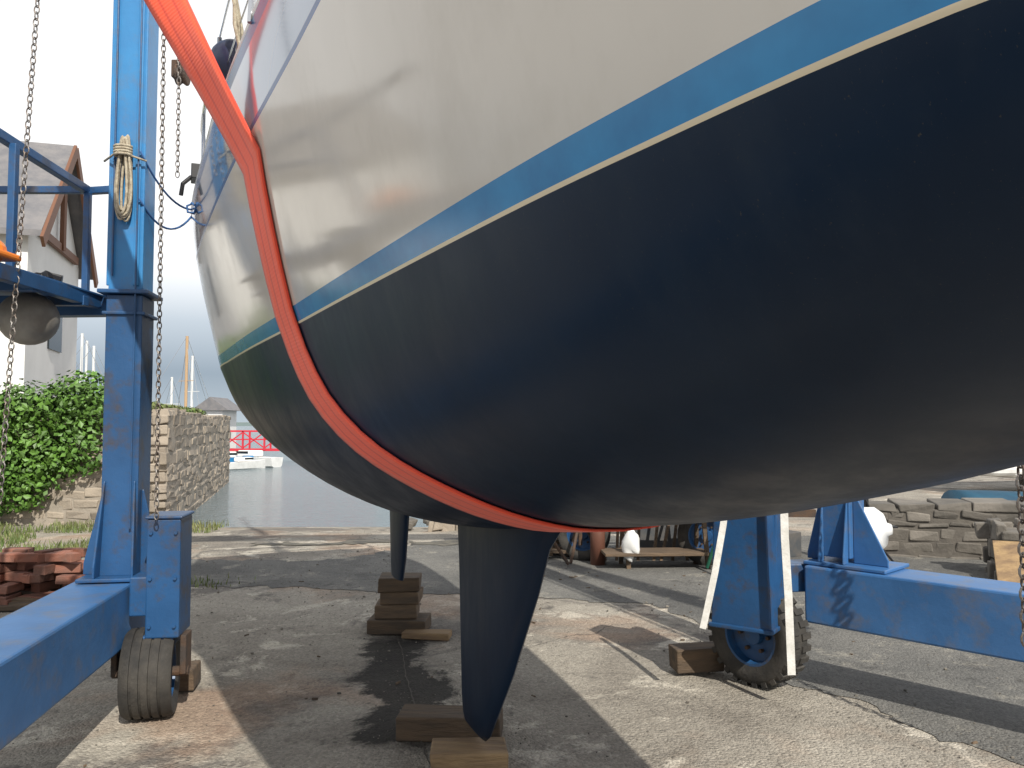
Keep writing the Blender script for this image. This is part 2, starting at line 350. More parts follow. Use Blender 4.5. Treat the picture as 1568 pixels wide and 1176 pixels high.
# ------------------------------------------------------------------ yacht
boat=grp('sailing_yacht',(-.037,3.404,.12)); boat.scale=(.92,)*3; boat.rotation_euler=(0,0,math.atan2(.925,-.38))
BW=[(-4.3,.0),(-3.8,.30),(-3.3,.53),(-2.9,.68),(-2.4,.762),(-2,.807),(-1,.888),(0,.96),(1,1.04),(2,1.10),(2.5,1.125),(3,1.08),(3.6,.93)]
BS=[(-4.3,.03),(-3.8,.44),(-3.3,.71),(-2.9,.85),(-2.4,.945),(-2,1.01),(-1,1.11),(0,1.22),(1,1.29),(2,1.335),(2.5,1.325),(3,1.22),(3.6,1.03)]
ZK=[(-4.3,1.88),(-3.8,1.76),(-3.3,1.65),(-2.9,1.55),(-2.4,1.418),(-2,1.318),(-1.6,1.235),(-.8,1.12),(0,1.03),(.8,.99),(1.6,1.03),(2.4,1.16),(3,1.36),(3.6,1.62)]
ZS=[(-4.3,3.22),(-2,3.02),(0,2.92),(2,2.90),(3.6,2.94)]
ZW=1.9
FO=[(0,0),(.17,.2),(.34,.42),(.5,.62),(.67,.79),(.83,.91),(1,1)]
FZ=[(0,0),(.17,.02),(.34,.10),(.5,.23),(.67,.41),(.83,.66),(1,1)]
NA=18; TOPZ=[('z',.009,1),('z',.070,2),('f',.15,3),('f',.3,3),('f',.45,3),('f',.58,3),('f',.68,3),('f',.70,4),('f',.80,5),('f',.94,5),('f',1.0,4)]
def section(s):
    bw=max(.004,cr(BW,s)); bs=cr(BS,s); zk=cr(ZK,s); zs=cr(ZS,s); D=ZW-zk
    v=max(0,min(1,(-2.2-s)/2)); pts=[]
    for i in range(NA+1):
        t=i/NA; fo=cr(FO,t); fz=cr(FZ,t); fz=fz*(1-v)+(fz*.45+fo*.55)*v; pts.append((bw*fo,zk+D*fz,0))
    for kd,val,mi in TOPZ:
        z=ZW+val if kd=='z' else ZW+.070+(zs-ZW-.070)*val
        u=(z-ZW)/(zs-ZW); pts.append((bw+(bs-bw)*(1-(1-u)**1.35),z,mi))
    return pts
def sx_(s,z):
    a=max(0,min(1,(-2.6-s)/1.7)); b=max(0,(s-2.6)/1.0); return s-a*a*.55*(z-ZW)+b*b*.18*(z-ZW)
ST=[-4.3+7.9*i/90 for i in range(91)]
hv=[]
for s in ST:
    p=section(s); np_=len(p)
    for o,z,_ in p[::-1]: hv.append((sx_(s,z),-o,z))
    for o,z,_ in p[1:]: hv.append((sx_(s,z),o,z))
W=2*np_-1; mi=[q[2] for q in section(0)]
H=MB()
for i in range(len(ST)-1):
    for k in range(W-1):
        r=max(abs(k-(np_-1)),abs(k+1-(np_-1))); H.f.append((i*W+k,i*W+k+1,(i+1)*W+k+1,(i+1)*W+k)); H.mi.append(mi[r])
H.v=hv; H.f.append(tuple((len(ST)-1)*W+k for k in range(W))); H.mi.append(3)
ho=H.obj('hull',[antif,gold,boot,tops,navy,sheerb],boat,auto=50)
dk=MB(); vs=[]
for s in ST:
    zs=cr(ZS,s); bs=cr(BS,s)-.01
    for q in range(9):
        f=-1+q/4; vs.append((sx_(s,zs),bs*f,zs-.01+.06*(1-f*f)))
dk.add(vs,[(i*9+q,i*9+q+1,(i+1)*9+q+1,(i+1)*9+q) for i in range(90) for q in range(8)])
dk.obj('deck',deckm,boat,smooth=True)
tr=MB()
for sg in(-1,1): tr.tube([(sx_(s,cr(ZS,s)),sg*(cr(BS,s)-.02),cr(ZS,s)+.02) for s in ST[::3]],.022,6)
tr.obj('toe_rail',alu,boat,smooth=True)
cb=MB(); vs=[]
for i,(s,wd,hh) in enumerate([(-1.9,.35,.05),(-1.6,.5,.25),(-.6,.68,.36),(.8,.74,.40),(1.1,.74,.40)]):
    z=2.93; vs+=[(s,-wd,z),(s,-wd*.9,z+hh),(s,0,z+hh+.06),(s,wd*.9,z+hh),(s,wd,z)]
cb.add(vs,[(5*i+q,5*i+q+1,5*i+q+6,5*i+q+5) for i in range(4) for q in range(4)]+[(0,1,2,3,4),(20,21,22,23,24)])
cb.obj('coachroof',deckm,boat,bevel=.02)
cw=MB()
for sg in(-1,1):
    for s in(-.3,.5): cw.box((s,sg*.705,3.14),(.5,.03,.14))
cw.obj('cabin_windows',glass,boat)
ck=MB(); ck.box((2.1,.62,3.05),(1.7,.05,.25)).box((2.1,-.62,3.05),(1.7,.05,.25)).box((2.95,0,3.05),(.05,1.2,.25)); ck.obj('cockpit_coaming',deckm,boat,bevel=.01)
kv=[];nk=24;lv=[(1.10,-.62,.72,.085),(1.0,-.50,.66,.08),(.8,-.39,.63,.075),(.4,-.12,.60,.065),(.12,.10,.58,.055),(.03,.17,.56,.05),(-.005,.22,.53,.02)]
for z,s0,s1,th in lv:
    for q in range(nk):
        a=2*math.pi*q/nk; x=(1-math.cos(a))/2; y=th*2.6*(.2969*math.sqrt(max(x,0))-.126*x-.3516*x*x+.2843*x**3-.1036*x**4)/.26*.5; y=y if q<nk/2 else -y
        kv.append((s0+(s1-s0)*x,y,z))
kf=[(i*nk+q,i*nk+(q+1)%nk,(i+1)*nk+(q+1)%nk,(i+1)*nk+q) for i in range(len(lv)-1) for q in range(nk)]+[tuple(range((len(lv)-1)*nk,len(lv)*nk))]
MB().add(kv,kf).obj('fin_keel',antif,boat,auto=60)
rv=[];lv=[(1.25,1.66,2.18,.04),(.9,1.68,2.15,.04),(.62,1.74,2.12,.034),(.47,1.80,2.09,.028)]
for z,s0,s1,th in lv:
    for q in range(nk):
        a=2*math.pi*q/nk; x=(1-math.cos(a))/2; y=th*math.sin(a)*(1.1-.6*x); rv.append((s0+(s1-s0)*x,y+.0,z))
rf=[(i*nk+q,i*nk+(q+1)%nk,(i+1)*nk+(q+1)%nk,(i+1)*nk+q) for i in range(3) for q in range(nk)]+[tuple(range(3*nk,4*nk))]
MB().add(rv,rf).obj('rudder',antif,boat,auto=60)
ra=MB()
def rp(s,sg,z): return (sx_(s,3),sg*(cr(BS,s)-.06),cr(ZS,s)+z)
for sg in(-1,1):
    for s in(-2.6,-1.2,.9,2.0,2.7,3.3): ra.tube([rp(s,sg,0),rp(s,sg,.6)],.012,8)
    for z in(.3,.6): ra.tube([rp(-3.6+7*i/30,sg,z) for i in range(31)],.004 if z<.5 else .005,6)
    ra.tube([rp(1.6+1.9*i/10,sg,.6) for i in range(11)],.013,8); 
ra.tube([rp(3.5,1,.6),rp(3.5,-1,.6)],.013,8); ra.tube([rp(3.5,1,.3),rp(3.5,-1,.3)],.013,8)
ra.obj('guard_rails',steel,boat,smooth=True)
mm=MB(); mm.tube([(-.7,0,3.2),(-.7,0,12)],[.07,.05],14); mm.tube([(-.62,0,4.0),(2.6,0,4.1)],.05,12); mm.obj('mast_and_boom',alu,boat,smooth=True)
rg_=MB()
for sg in(-1,1):
    for s in(-.5,.15,.35): rg_.tube([(s,sg*1.17,2.93),(-.7,sg*.05,9 if s<0 else 11.8)],.004,6); rg_.tube([(s,sg*1.17,2.93),(s,sg*1.16,3.15)],.011,8)
rg_.tube([(-4.75,0,3.25),(-.75,0,11.9)],.004,6); rg_.tube([(3.7,0,3.0),(-.65,0,11.9)],.004,6)
rg_.obj('standing_rigging',steel,boat)
fd=MB(); fd.sphere((.62,1.17,3.25),.115,(1.15,1,1)); fd.obj('fender_ball',M('navy_fender',(.015,.02,.05),.35),boat,smooth=True)
wn=MB(); wn.box((1.8,1.31,3.04),(.14,.07,.09)).tube([(1.8,1.34,3.02),(1.8,1.39,2.97),(1.82,1.40,2.9)],.014,8); wn.obj('rail_fittings',black,boat,bevel=.015)
lr=MB()
for k in range(3):
    lr.tube([(.12+.03*math.sin(q*1.2+k),1.18+.02*math.cos(q*1.7+k),2.98+.11*q) for q in range(9)],.009,6)
lr.obj('tied_lines',ropem,boat,smooth=True)

# ------------------------------------------------------------------ sling lying on the hull
BM=Matrix.Translation((-.037,3.404,.12))@Matrix.Rotation(math.atan2(.925,-.38),4,'Z')@Matrix.Diagonal((.92,.92,.92,1))
SS=[(1.0,-.95),(1.18,-.78),(1.3,-.62),(1.45,-.40),(1.62,-.20),(1.9,-.03),(2.2,-.10),(2.6,-.22)]
top=section(0); NI=[i for i in range(len(top)) if top[i][1]<2.60]
SW=.32; NC=7
def hullpt(s,i,side,off):
    p=section(s); a=p[max(i-1,0)]; b=p[min(i+1,len(p)-1)]; t=Vector((0,(b[0]-a[0]),b[1]-a[1]))
    if i==0: nn=Vector((0,0,-1))
    else: nn=Vector((0,t.z,-t.y)).normalized()
    q=Vector((s,p[i][0],p[i][1]))+nn*off; q.y*=side; return q
rows=[]
for i in NI[::-1]: rows.append([BM@hullpt(cr(SS,top[i][1])+SW*(c/(NC-1)-.5),i,1,.009) for c in range(NC)])
for i in NI[1:]: rows.append([BM@hullpt(cr(SS,top[i][1])+SW*(c/(NC-1)-.5),i,-1,.009) for c in range(NC)])
def freeend(row,hook,wdir,wd,n=16):
    c0=sum(row,Vector())/NC; out=[]
    for q in range(1,n+1):
        t=(q/n)**1.3; c=c0.lerp(hook,t); tt=min(1,t*3.0); tt=tt*tt*(3-2*tt); r=[]
        for k in range(NC):
            u=k/(NC-1)-.5; a=(row[k]-c0); b=wdir*(u*wd)+Vector((.3,-.9,0))*(.006*(1 if k%2 else -1)*(.6+.4*math.sin(q)))*tt
            r.append(c+a*(1-tt)+b*tt)
        out.append(r)
    return out
up=freeend(rows[0],Vector((-2.66,3.45,5.5)),Vector((-.93,.1,-.35)).normalized(),.17)[::-1]
dn=freeend(rows[-1],Vector((2.3,4.4,5.5)),Vector((-.6,.8,0)),.16)
rows=up+rows+dn
ln=[0]
for i in range(1,len(rows)): ln.append(ln[-1]+(rows[i][3]-rows[i-1][3]).length)
s_=MB(); s_.add([p for r in rows for p in r],[(i*NC+c,i*NC+c+1,(i+1)*NC+c+1,(i+1)*NC+c) for i in range(len(rows)-1) for c in range(NC-1)])
slo=s_.obj('lifting_sling',[orange],None,smooth=True)
uvl=slo.data.uv_layers.new(name='uv')
for lp in slo.data.loops:
    vi=lp.vertex_index; uvl.data[lp.index].uv=((vi%NC)/(NC-1),ln[vi//NC])
so_=slo.modifiers.new('s','SOLIDIFY'); so_.thickness=.007; so_.offset=0
def strap(P,wdir,wd,th):
    vs=[];fs=[]
    for k,p in enumerate(P):
        t=(P[min(k+1,len(P)-1)]-P[max(k-1,0)]).normalized(); wv=(wdir-t*wdir.dot(t)).normalized(); nv=t.cross(wv)
        for a,bb in((-1,-1),(1,-1),(1,1),(-1,1)): vs.append(p+wv*(a*wd/2)+nv*(bb*th/2))
        if k: 
            o=4*k-4
            for q in range(4): fs.append((o+q,o+(q+1)%4,o+4+(q+1)%4,o+4+q))
    fs+=[(3,2,1,0),tuple(len(vs)-4+q for q in range(4))]
    return vs,fs

# ------------------------------------------------------------------ boat hoist
hoist=grp('boat_hoist')
dL=Vector((-.149,.989,0)); pL=Vector((.989,.149,0))
def wheel(name,c,axd,lugs=True,r=.30,wd=.2):
    g=MB(); ax=Vector(axd).normalized(); h=wd/2
    if lugs: prof=[(r*.58,-h*.8),(r*.72,-h),(r*.88,-h*1.04),(r*.96,-h*.92),(r,-h*.7),(r*1.005,0),(r,h*.7),(r*.96,h*.92),(r*.88,h*1.04),(r*.72,h),(r*.58,h*.8)]
    else:
        prof=[(r*.58,-h*.8),(r*.75,-h),(r*.92,-h*1.0),(r*.98,-h*.86)]
        for gx in(-.55,-.18,.18,.55): prof+=[(r,(gx-.06)*h),(r*.955,(gx-.05)*h),(r*.955,(gx+.05)*h),(r,(gx+.06)*h)]
        prof+=[(r*.98,h*.86),(r*.92,h),(r*.75,h),(r*.58,h*.8)]
    g.lathe(prof,c,ax,48,0)
    up=Vector((0,0,1)); x=ax.cross(up)
    if lugs:
      for k in range(26):
        for sd_,ph in((-1,0),(1,.5)):
            q=2*math.pi*(k+ph)/26; rad=x*math.cos(q)+up*math.sin(q); tg=ax.cross(rad)
            Rm=Matrix((ax,tg,rad)).transposed(); g.box(Vector(c)+rad*(r*.985)+ax*(sd_*h*.55),(h*.85,r*.12,.03),Rm=Rm,mi=0)
    g.lathe([(r*.62,-h*.86),(r*.57,-h*.86),(r*.54,-h*.3),(r*.2,-h*.2),(r*.18,-h*.6),(.001,-h*.62)],c,ax,32,1)
    g.lathe([(r*.62,h*.86),(r*.57,h*.86),(r*.54,h*.3),(r*.2,h*.2),(r*.18,h*.6),(.001,h*.62)],c,ax,32,1)
    for k in range(6):
        for sg in(-1,1):
            q=2*math.pi*k/6; rad=x*math.cos(q)+up*math.sin(q); p=Vector(c)+rad*r*.34+ax*sg*h*.22; g.tube([p,p+ax*sg*.03],.011,6,2)
    return g.obj(name,[rubber,blue,rust],hoist,auto=35)
q0=Vector((-2.15,4.27,.52)); fr=MB()
def onL(t,side=0,z=0): return q0+dL*t+pL*side+Vector((0,0,z-.52))
fr.beam(onL(.32,0,.52),onL(-5.5,0,.52),.32,.31)
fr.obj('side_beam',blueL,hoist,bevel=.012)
co=MB(); rzL=math.atan2(dL.y,dL.x)-math.pi/2
cc=onL(.13,.065)
co.box((cc.x,cc.y,.692),(.36,.40,.02),rzL)
co.box((cc.x,cc.y,1.45),(.185,.22,1.5),rzL)
co.box((cc.x,cc.y,2.215),(.26,.29,.022),rzL); co.box((cc.x,cc.y,2.10),(.22,.25,.018),rzL)
for sx2 in(-1,1):
    a=cc+pL*(sx2*.075)+dL*-.111; vs=[]
    for o in(-.006,.006):
        for dd,z in((0,.70),(-.085,.70),(-.085,.76),(-.012,1.2),(0,1.2)): 
            v=a+dL*dd+pL*(o+(sx2*.02 if z<.8 else 0)); vs.append((v.x,v.y,z))
    co.add(vs,[(0,1,2,3,4),(9,8,7,6,5)]+[(k,(k+1)%5,5+(k+1)%5,5+k) for k in range(5)])
for sg in(-1,1):
    vs=[]; a=cc+pL*(sg*.094)
    for o in(-.05,-.038):
        for dd,z in((0,.70),(.10,.70),(.10,.76),(.01,1.15),(0,1.15)):
            v=a+pL*(sg*dd)+dL*o; vs.append((v.x,v.y,z))
    co.add(vs,[(0,1,2,3,4),(9,8,7,6,5)]+[(k,(k+1)%5,5+(k+1)%5,5+k) for k in range(5)])
co.obj('column',blue,hoist,bevel=.006)
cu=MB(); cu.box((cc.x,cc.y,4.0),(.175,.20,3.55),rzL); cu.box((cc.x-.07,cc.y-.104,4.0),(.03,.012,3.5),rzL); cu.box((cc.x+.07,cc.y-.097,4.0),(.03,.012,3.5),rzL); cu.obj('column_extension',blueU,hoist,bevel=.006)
hp=MB(); hp.tube([(cc.x-.045,cc.y-.125,2.3),(cc.x-.047,cc.y-.125,5.6)],.006,8); hp.tube([(cc.x+.08,cc.y-.12,.95),(cc.x+.08,cc.y-.12,5.6)],.005,8); hp.obj('column_pipes',blue,hoist)
wb=MB(); bx=Vector((-1.79,4.24,0))
wb.box((bx.x,bx.y,.72),(.165,.24,.60),rzL); wb.box((bx.x,bx.y,1.028),(.185,.26,.016),rzL)
wb.box((bx.x-.03,bx.y-.0,.40),(.16,.22,.06),rzL); wb.box((bx.x-.13,bx.y,.62),(.1,.16,.2),rzL)
wb.obj('wheel_leg_housing',blue,hoist,bevel=.008)
bl=MB()
for z in(.48,.72,.95):
    for u in(-.06,.06): 
        p=Vector((bx.x,bx.y,z))+pL*u-dL*.12; bl.tube([p,p-dL*.012],.009,6)
bl.obj('bolts',blue,hoist)
axL=(Matrix.Rotation(math.radians(7),3,'Z')@pL)
wheel('road_wheel',(-1.865,4.22,.225),axL,False,r=.225,wd=.24)
fk=MB(); fk.box((-1.70,4.25,.32),(.03,.12,.2),rzL).box((-2.03,4.2,.30),(.03,.12,.16),rzL).tube([(-2.05,4.19,.225),(-1.68,4.245,.225)],.025,10); fk.obj('wheel_fork',rust,hoist,bevel=.005)
pf=MB(); 
ix,ox=-2.24,-3.4
pf.box(((ix+ox)/2,3.95,2.205),(abs(ix-ox),1.35,.012))
pf.beam((ix,3.25,2.17),(ix-.05,4.75,2.17),.05,.07); pf.beam((ox,3.25,2.17),(ox,4.65,2.17),.05,.07)
for y in(3.3,3.75,4.2,4.6): pf.beam((ox,y,2.15),(ix,y,2.15),.05,.05)
pf.beam((-2.6,4.45,2.15),(cc.x-.1,4.42,2.15),.09,.10)
pf.obj('access_platform',blue,hoist,bevel=.003)
rl=MB()
rz_=2.86
rl.beam((-2.36,3.0,rz_),(-2.47,4.6,rz_),.045,.045); rl.beam((-2.47,4.62,rz_),(cc.x,4.55,rz_),.04,.04)
for (x,y) in((-2.45,4.58),(-2.38,3.78),(-3.3,4.58),(-3.3,3.5)): rl.beam((x,y,2.2),(x,y,rz_-.02),.035,.035,up=(0,1,0))
rl.beam((-2.47,4.60,rz_),(-3.3,4.60,rz_),.04,.04)
rl.obj('platform_railing',blue,hoist,bevel=.004)
# right frame
dR=Vector((.69,-.724,0)); nR=Vector((.724,.69,0)); rzR=math.atan2(dR.y,dR.x)
r0=Vector((1.66,4.62,0))+nR*.16
f2=MB(); f2.beam((r0.x,r0.y,.54),(r0+dR*4.2)+Vector((0,0,.54)),.32,.32)
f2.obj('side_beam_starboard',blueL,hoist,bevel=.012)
c2=r0+dR*.14+nR*.04; k2=MB(); k2.box((c2.x+.05,c2.y-.05,.712),(.46,.34,.02),rzR); k2.box((c2.x,c2.y,3.2),(.17,.20,4.9),rzR)
for u in(-.07,.07):
    vs=[]; a=c2+dR*u-nR*.101
    for o in(-.006,.006):
        for dd,z in((0,.722),(-.06,.722),(-.06,.76),(0,1.1)):
            v=a+dR*o+nR*dd; vs.append((v.x,v.y,z))
    k2.add(vs,[(0,1,2,3),(7,6,5,4)]+[(k,(k+1)%4,4+(k+1)%4,4+k) for k in range(4)])
for sg,wd in((-1,.10),(1,.19)):
    vs=[]; a=c2+dR*(sg*.086)
    for o in(-.06,-.048):
        for dd,z in((0,.722),(wd,.722),(wd,.76),(.01,1.12),(0,1.12)):
            v=a+dR*(sg*dd)+nR*o; vs.append((v.x,v.y,z))
    k2.add(vs,[(0,1,2,3,4),(9,8,7,6,5)]+[(k,(k+1)%5,5+(k+1)%5,5+k) for k in range(5)])
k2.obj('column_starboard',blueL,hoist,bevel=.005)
lg=MB()
def quadprism(mb,c,w0,w1,d,z0,z1,rz):
    Rm=Matrix.Rotation(rz,3,'Z'); vs=[]
    for z,ww in((z0,w0),(z1,w1)):
        for a,bb in((-1,-1),(1,-1),(1,1),(-1,1)):
            v=Rm@Vector((a*ww/2,bb*d/2,0)); vs.append((c[0]+v.x,c[1]+v.y,z))
    mb.add(vs,[(3,2,1,0),(4,5,6,7)]+[(k,(k+1)%4,4+(k+1)%4,4+k) for k in range(4)])
quadprism(lg,(1.325,4.60),.34,.28,.20,.36,1.35,math.radians(-35))
lg.box((1.325,4.60,.372),(.365,.225,.025),math.radians(-35))
lg.box((1.50,4.62,.85),(.06,.14,1.0),math.radians(-35))
lg.beam((1.45,4.72,.62),(1.75,4.76,.62),.16,.16)
lg.obj('wheel_leg_housing_starboard',blue,hoist,bevel=.007)
axR=Vector((.78,.62,0))
wheel('road_wheel_starboard',(1.43,4.74,.285),axR,True,r=.275,wd=.19)
tp=MB(); tp.beam((cc.x,cc.y+.3,5.75),(-1.2,-1.5,5.75),.25,.3); tp.beam((c2.x,c2.y+.2,5.75),(4.6,.2,5.75),.25,.3); tp.beam((cc.x,cc.y+.1,6.0),(c2.x,c2.y+.1,6.0),.25,.3)
tp.beam((-2.02,3.6,5.62),(-2.72,3.45,5.62),.12,.12); tp.beam((c2.x,c2.y-.2,5.6),(2.35,4.38,5.6),.12,.12)
tp.obj('top_frame',blue,hoist,bevel=.01)
fz=MB(); fz.lathe([(0.001,-.19),(.03,-.185),(.04,-.16),(.10,-.14),(.135,-.10),(.14,0),(.135,.10),(.10,.14),(.04,.16),(.03,.185),(.001,.19)],(2.10,4.90,.86),(.75,-.6,.12),28); fz.obj('fender',white,None,smooth=True)
ch=MB(); ch.chain((-1.80,4.05,3.9),(-1.78,4.05,1.03),.04,.011,.0032); ch.obj('hoist_chain',galv,hoist)
ch=MB(); ch.chain((-1.70,4.0,4.2),(-1.69,4.0,2.75),.036,.010,.0026); ch.obj('hoist_chain.001',galv,hoist)
ch=MB(); ch.chain((-2.14,3.6,4.4),(-2.27,3.58,1.15),.040,.012,.003); ch.obj('hoist_chain.002',galv,hoist)
ch=MB(); ch.chain((2.22,3.52,4.5),(2.22,3.52,.55),.065,.02,.006); ch.obj('hoist_chain.003',galv,hoist)
pk=MB(); pk.lathe([(.001,-.03),(.05,-.03),(.055,-.02),(.04,0),(.055,.02),(.05,.03),(.001,.03)],(-1.72,4.1,3.32),(1,.1,0),20).box((-1.74,4.12,3.35),(.06,.08,.09)); pk.obj('chain_pulley',rust,hoist,bevel=.004)
rc=MB()
for k in range(8):
    ring=[]; ox_=R.uniform(-.014,.014)
    for q in range(28):
        a=2*math.pi*q/28; wv=.034+.006*(k%4); ln_=.235+R.uniform(-.002,.002)-.008*k
        ring.append((cc.x+.01+ox_+wv*math.sin(a)*(.75-.35*math.cos(a)),cc.y-.13-.008*(k%5),2.83+ln_*math.cos(a)))
    rc.tube(ring,.0075,6,0,True)
for z in(2.95,2.965,2.98,2.995): rc.tube([(cc.x+.01+.045*math.cos(q*.7),cc.y-.15+.035*math.sin(q*.7),z) for q in range(9)],.0075,6,0,True)
rc.tube([(cc.x-.11,cc.y-.11,2.93),(cc.x,cc.y-.185,2.96),(cc.x+.12,cc.y-.11,2.93)],.006,6)
rc.obj('coiled_rope',ropem,None,smooth=True)
tl=MB()
def sagline(a,b_,s,r,k=14):
    a=Vector(a);b_=Vector(b_); tl.tube([a.lerp(b_,q/k)+Vector((0,0,-4*s*(q/k)*(1-q/k))) for q in range(k+1)],r,6)
sagline((cc.x+.09,cc.y-.12,2.98),(-1.93,4.9,2.83),.10,.006); sagline((cc.x+.09,cc.y-.12,2.72),(-1.93,4.9,2.86),.16,.006)
tl.tube([(-1.78+.03*math.sin(q*1.3),4.4+.01*q*.2,2.70+.03*math.cos(q*1.3)) for q in range(9)],.006,6)
tl.obj('mooring_rope',blrope,None,smooth=True)
by=MB(); by.sphere((-2.42,4.0,2.03),.140,(1,1,.95)); by.tube([(-2.42,4.0,2.14),(-2.42,4.0,2.2)],.03,10); by.obj('mooring_buoy',grey,None,smooth=True)
ob=MB(); ob.sphere((-2.34,3.5,2.27),.10,(1,1.1,.7),n=16); ob.box((-2.27,3.5,2.25),(.10,.22,.03)); ob.obj('life_jacket',orange2,None,bevel=.01)
bk=MB(); 
for k in range(7): bk.box((-2.36+.03*k-.1,3.98+R.uniform(-.05,.05),2.23+R.uniform(0,.03)),(.05,.05,.04),R.random()*3,jit=.012)
bk.obj('rope_and_shackles',black,None,bevel=.008)
s1=MB(); s1.add(*strap([Vector((1.44,4.30,1.6)),Vector((1.445,4.29,.9)),Vector((1.455,4.28,.6)),Vector((1.46,4.28,.4)),Vector((1.465,4.28,.19))],Vector((1,0,0)),.042,.004)); s1.obj('webbing_strap',webw)
s1=MB(); s1.add(*strap([Vector((1.20,4.42,1.3)),Vector((1.15,4.41,.95)),Vector((1.10,4.40,.7)),Vector((1.045,4.40,.46)),Vector((1.03,4.40,.40))],Vector((1,0,0)),.036,.004)); s1.obj('webbing_strap.001',webw)

# ------------------------------------------------------------------ timber blocks
def logs(name,items,mat,mats=None):
    g=MB()
    for c,d,rz in items: g.box(c,d,math.radians(rz),jit=.006)
    return g.obj(name,mat,None,bevel=.008)
logs('keel_block',[((-.19,3.60,.05),(.33,.18,.09),4)],timberL)
logs('keel_block',[((-.30,3.97,.055),(.50,.2,.11),-4)],timber)
logs('timber_block_stack',[((-.82,5.93,.055),(.42,.30,.10),-3),((-.84,5.96,.155),(.30,.26,.095),2),((-.81,5.96,.252),(.28,.24,.09),-2),((-.82,5.95,.35),(.30,.24,.10),3)],timber)
logs('timber_offcut',[((-.60,5.72,.03),(.34,.12,.045),-6)],timberL)
logs('wheel_chock',[((1.12,4.95,.09),(.30,.16,.14),8)],timber)
logs('wheel_chock',[((-1.86,4.66,.07),(.12,.2,.12),10)],timber)
deb=MB()
for k in range(60):
    x=R.uniform(-2.2,2.4);y=R.uniform(3.4,8.5); deb.box((x,y,.008),(R.uniform(.01,.05),R.uniform(.004,.012),R.uniform(.004,.010)),R.random()*6,jit=.002)
deb.obj('wood_debris',timber)

# ------------------------------------------------------------------ masonry
def wallstones(name,p0,p1,z0,zf,thick,ch=.2,sl=(.18,.5),faces=(1,),top=True,endcap=True,mat=stone,mort=mortar,jt=.02,cop=None):
    p0=Vector((*p0,0));p1=Vector((*p1,0));d=(p1-p0);ln=d.length;d.normalize();q=Vector((-d.y,d.x,0)); rz=math.atan2(d.y,d.x)
    g=MB(); par=grp(name); core=MB()
    m=int(ln/.8)+1; vs=[]
    for i in range(m+1):
        t=i/m; h=zf(t)-.02
        for o,z in((-1,z0),(-1,h),(1,h),(1,z0)): v=p0+d*(ln*t)+q*(o*(thick/2-.002)); vs.append((v.x,v.y,z))
    core.add(vs,[(4*i+k,4*i+(k+1)%4,4*i+4+(k+1)%4,4*i+4+k) for i in range(m) for k in range(4)]+[(0,1,2,3),(4*m,4*m+1,4*m+2,4*m+3)])
    core.obj('mortar_core',mort,par)
    for fc in faces:
        z=z0; 
        while True:
            h=ch*R.uniform(.6,1.4); x=-R.random()*.2
            if z>max(zf(0),zf(1),zf(.5)): break
            while x<ln:
                l=R.uniform(*sl); c=x+l/2; hh=h*R.uniform(.7,1.05)
                t=min(1,max(0,c/ln))
                if z+h*.5<zf(t) and c<ln:
                    v=p0+d*c+q*(fc*(thick/2-.05+R.uniform(-.008,.006))); g.box((v.x,v.y,z+h/2+R.uniform(-.02,.02)),(l-.022,.12,hh-.015),Rm=Matrix.Rotation(rz,3,'Z')@Matrix.Rotation(R.uniform(-.08,.08),3,'Y'),jit=jt)
                x+=l
            z+=h
    if top:
        x=0
        while x<ln:
            l=R.uniform(*(cop or (.2,.5))); t=min(1,(x+l/2)/ln); v=p0+d*min(ln,x+l/2); g.box((v.x,v.y,zf(t)+R.uniform(-.01,.02)*(0 if cop else 1)),(l-.015,thick+(.06 if cop else 0),.09),rz,jit=.006 if cop else .025); x+=l
    if endcap:
        for e_,t in((p0,0),(p1,1)):
            z=z0
            while z<zf(t)-.05:
                h=ch*R.uniform(.7,1.3); y=-thick/2
                while y<thick/2-.05:
                    l=R.uniform(.15,.35); v=e_+q*(y+l/2); g.box((v.x,v.y,z+h/2),(.1,min(l,thick/2-y+.02)-.02,h-.02),rz,jit=.02); y+=l
                z+=h
    g.obj('stones',mat,par,bevel=.016,seg=2)
    return par
wallstones('stone_wall',(-5.45,12.0),(-8.45,23.2),-.8,lambda t:1.66+.03*math.sin(t*9),.6,.15,(.2,.65),faces=(-1,))
wallstones('stone_wall',(-13.5,12.4),(-5.6,12.2),-.1,lambda t:.9+.75*t,.5,.15,(.16,.48),faces=(-1,))
wallstones('stone_wall',(-9.2,23.4),(-10.0,26.0),-1,lambda t:.35,1.3,.25,(.3,.6),faces=(-1,1))
wallstones('stone_wall',(4.15,9.6),(7.6,8.7),-.05,lambda t:.56,.6,.12,(.14,.38),faces=(-1,),mat=stoneD,mort=mortarD)
wallstones('stone_steps',(4.85,8.1),(7.2,7.1),-.05,lambda t:.42,.5,.19,(.3,.6),faces=(-1,1),mat=stoneD,mort=mortarD,jt=.01,cop=(.6,1.0))
wallstones('stone_steps',(4.65,7.62),(6.9,6.65),-.05,lambda t:.20,.45,.19,(.3,.6),faces=(-1,1),mat=stoneD,mort=mortarD,jt=.01,cop=(.6,1.0))
wallstones('harbour_quay',(-.85,11.5),(-1.0,40),-1,lambda t:.06,.5,.2,(.3,.6),faces=(1,))
rk=MB()
for k in range(60):
    r=R.uniform(.05,.16); x=R.uniform(-1.6,1.5); rk.box((x,11.9+R.uniform(-.5,.5),r*.3),(r*1.6,r*1.3,r),R.random()*3,jit=r*.25)
rk.obj('rocks',stoneD,None,bevel=.03)
bp_=MB()
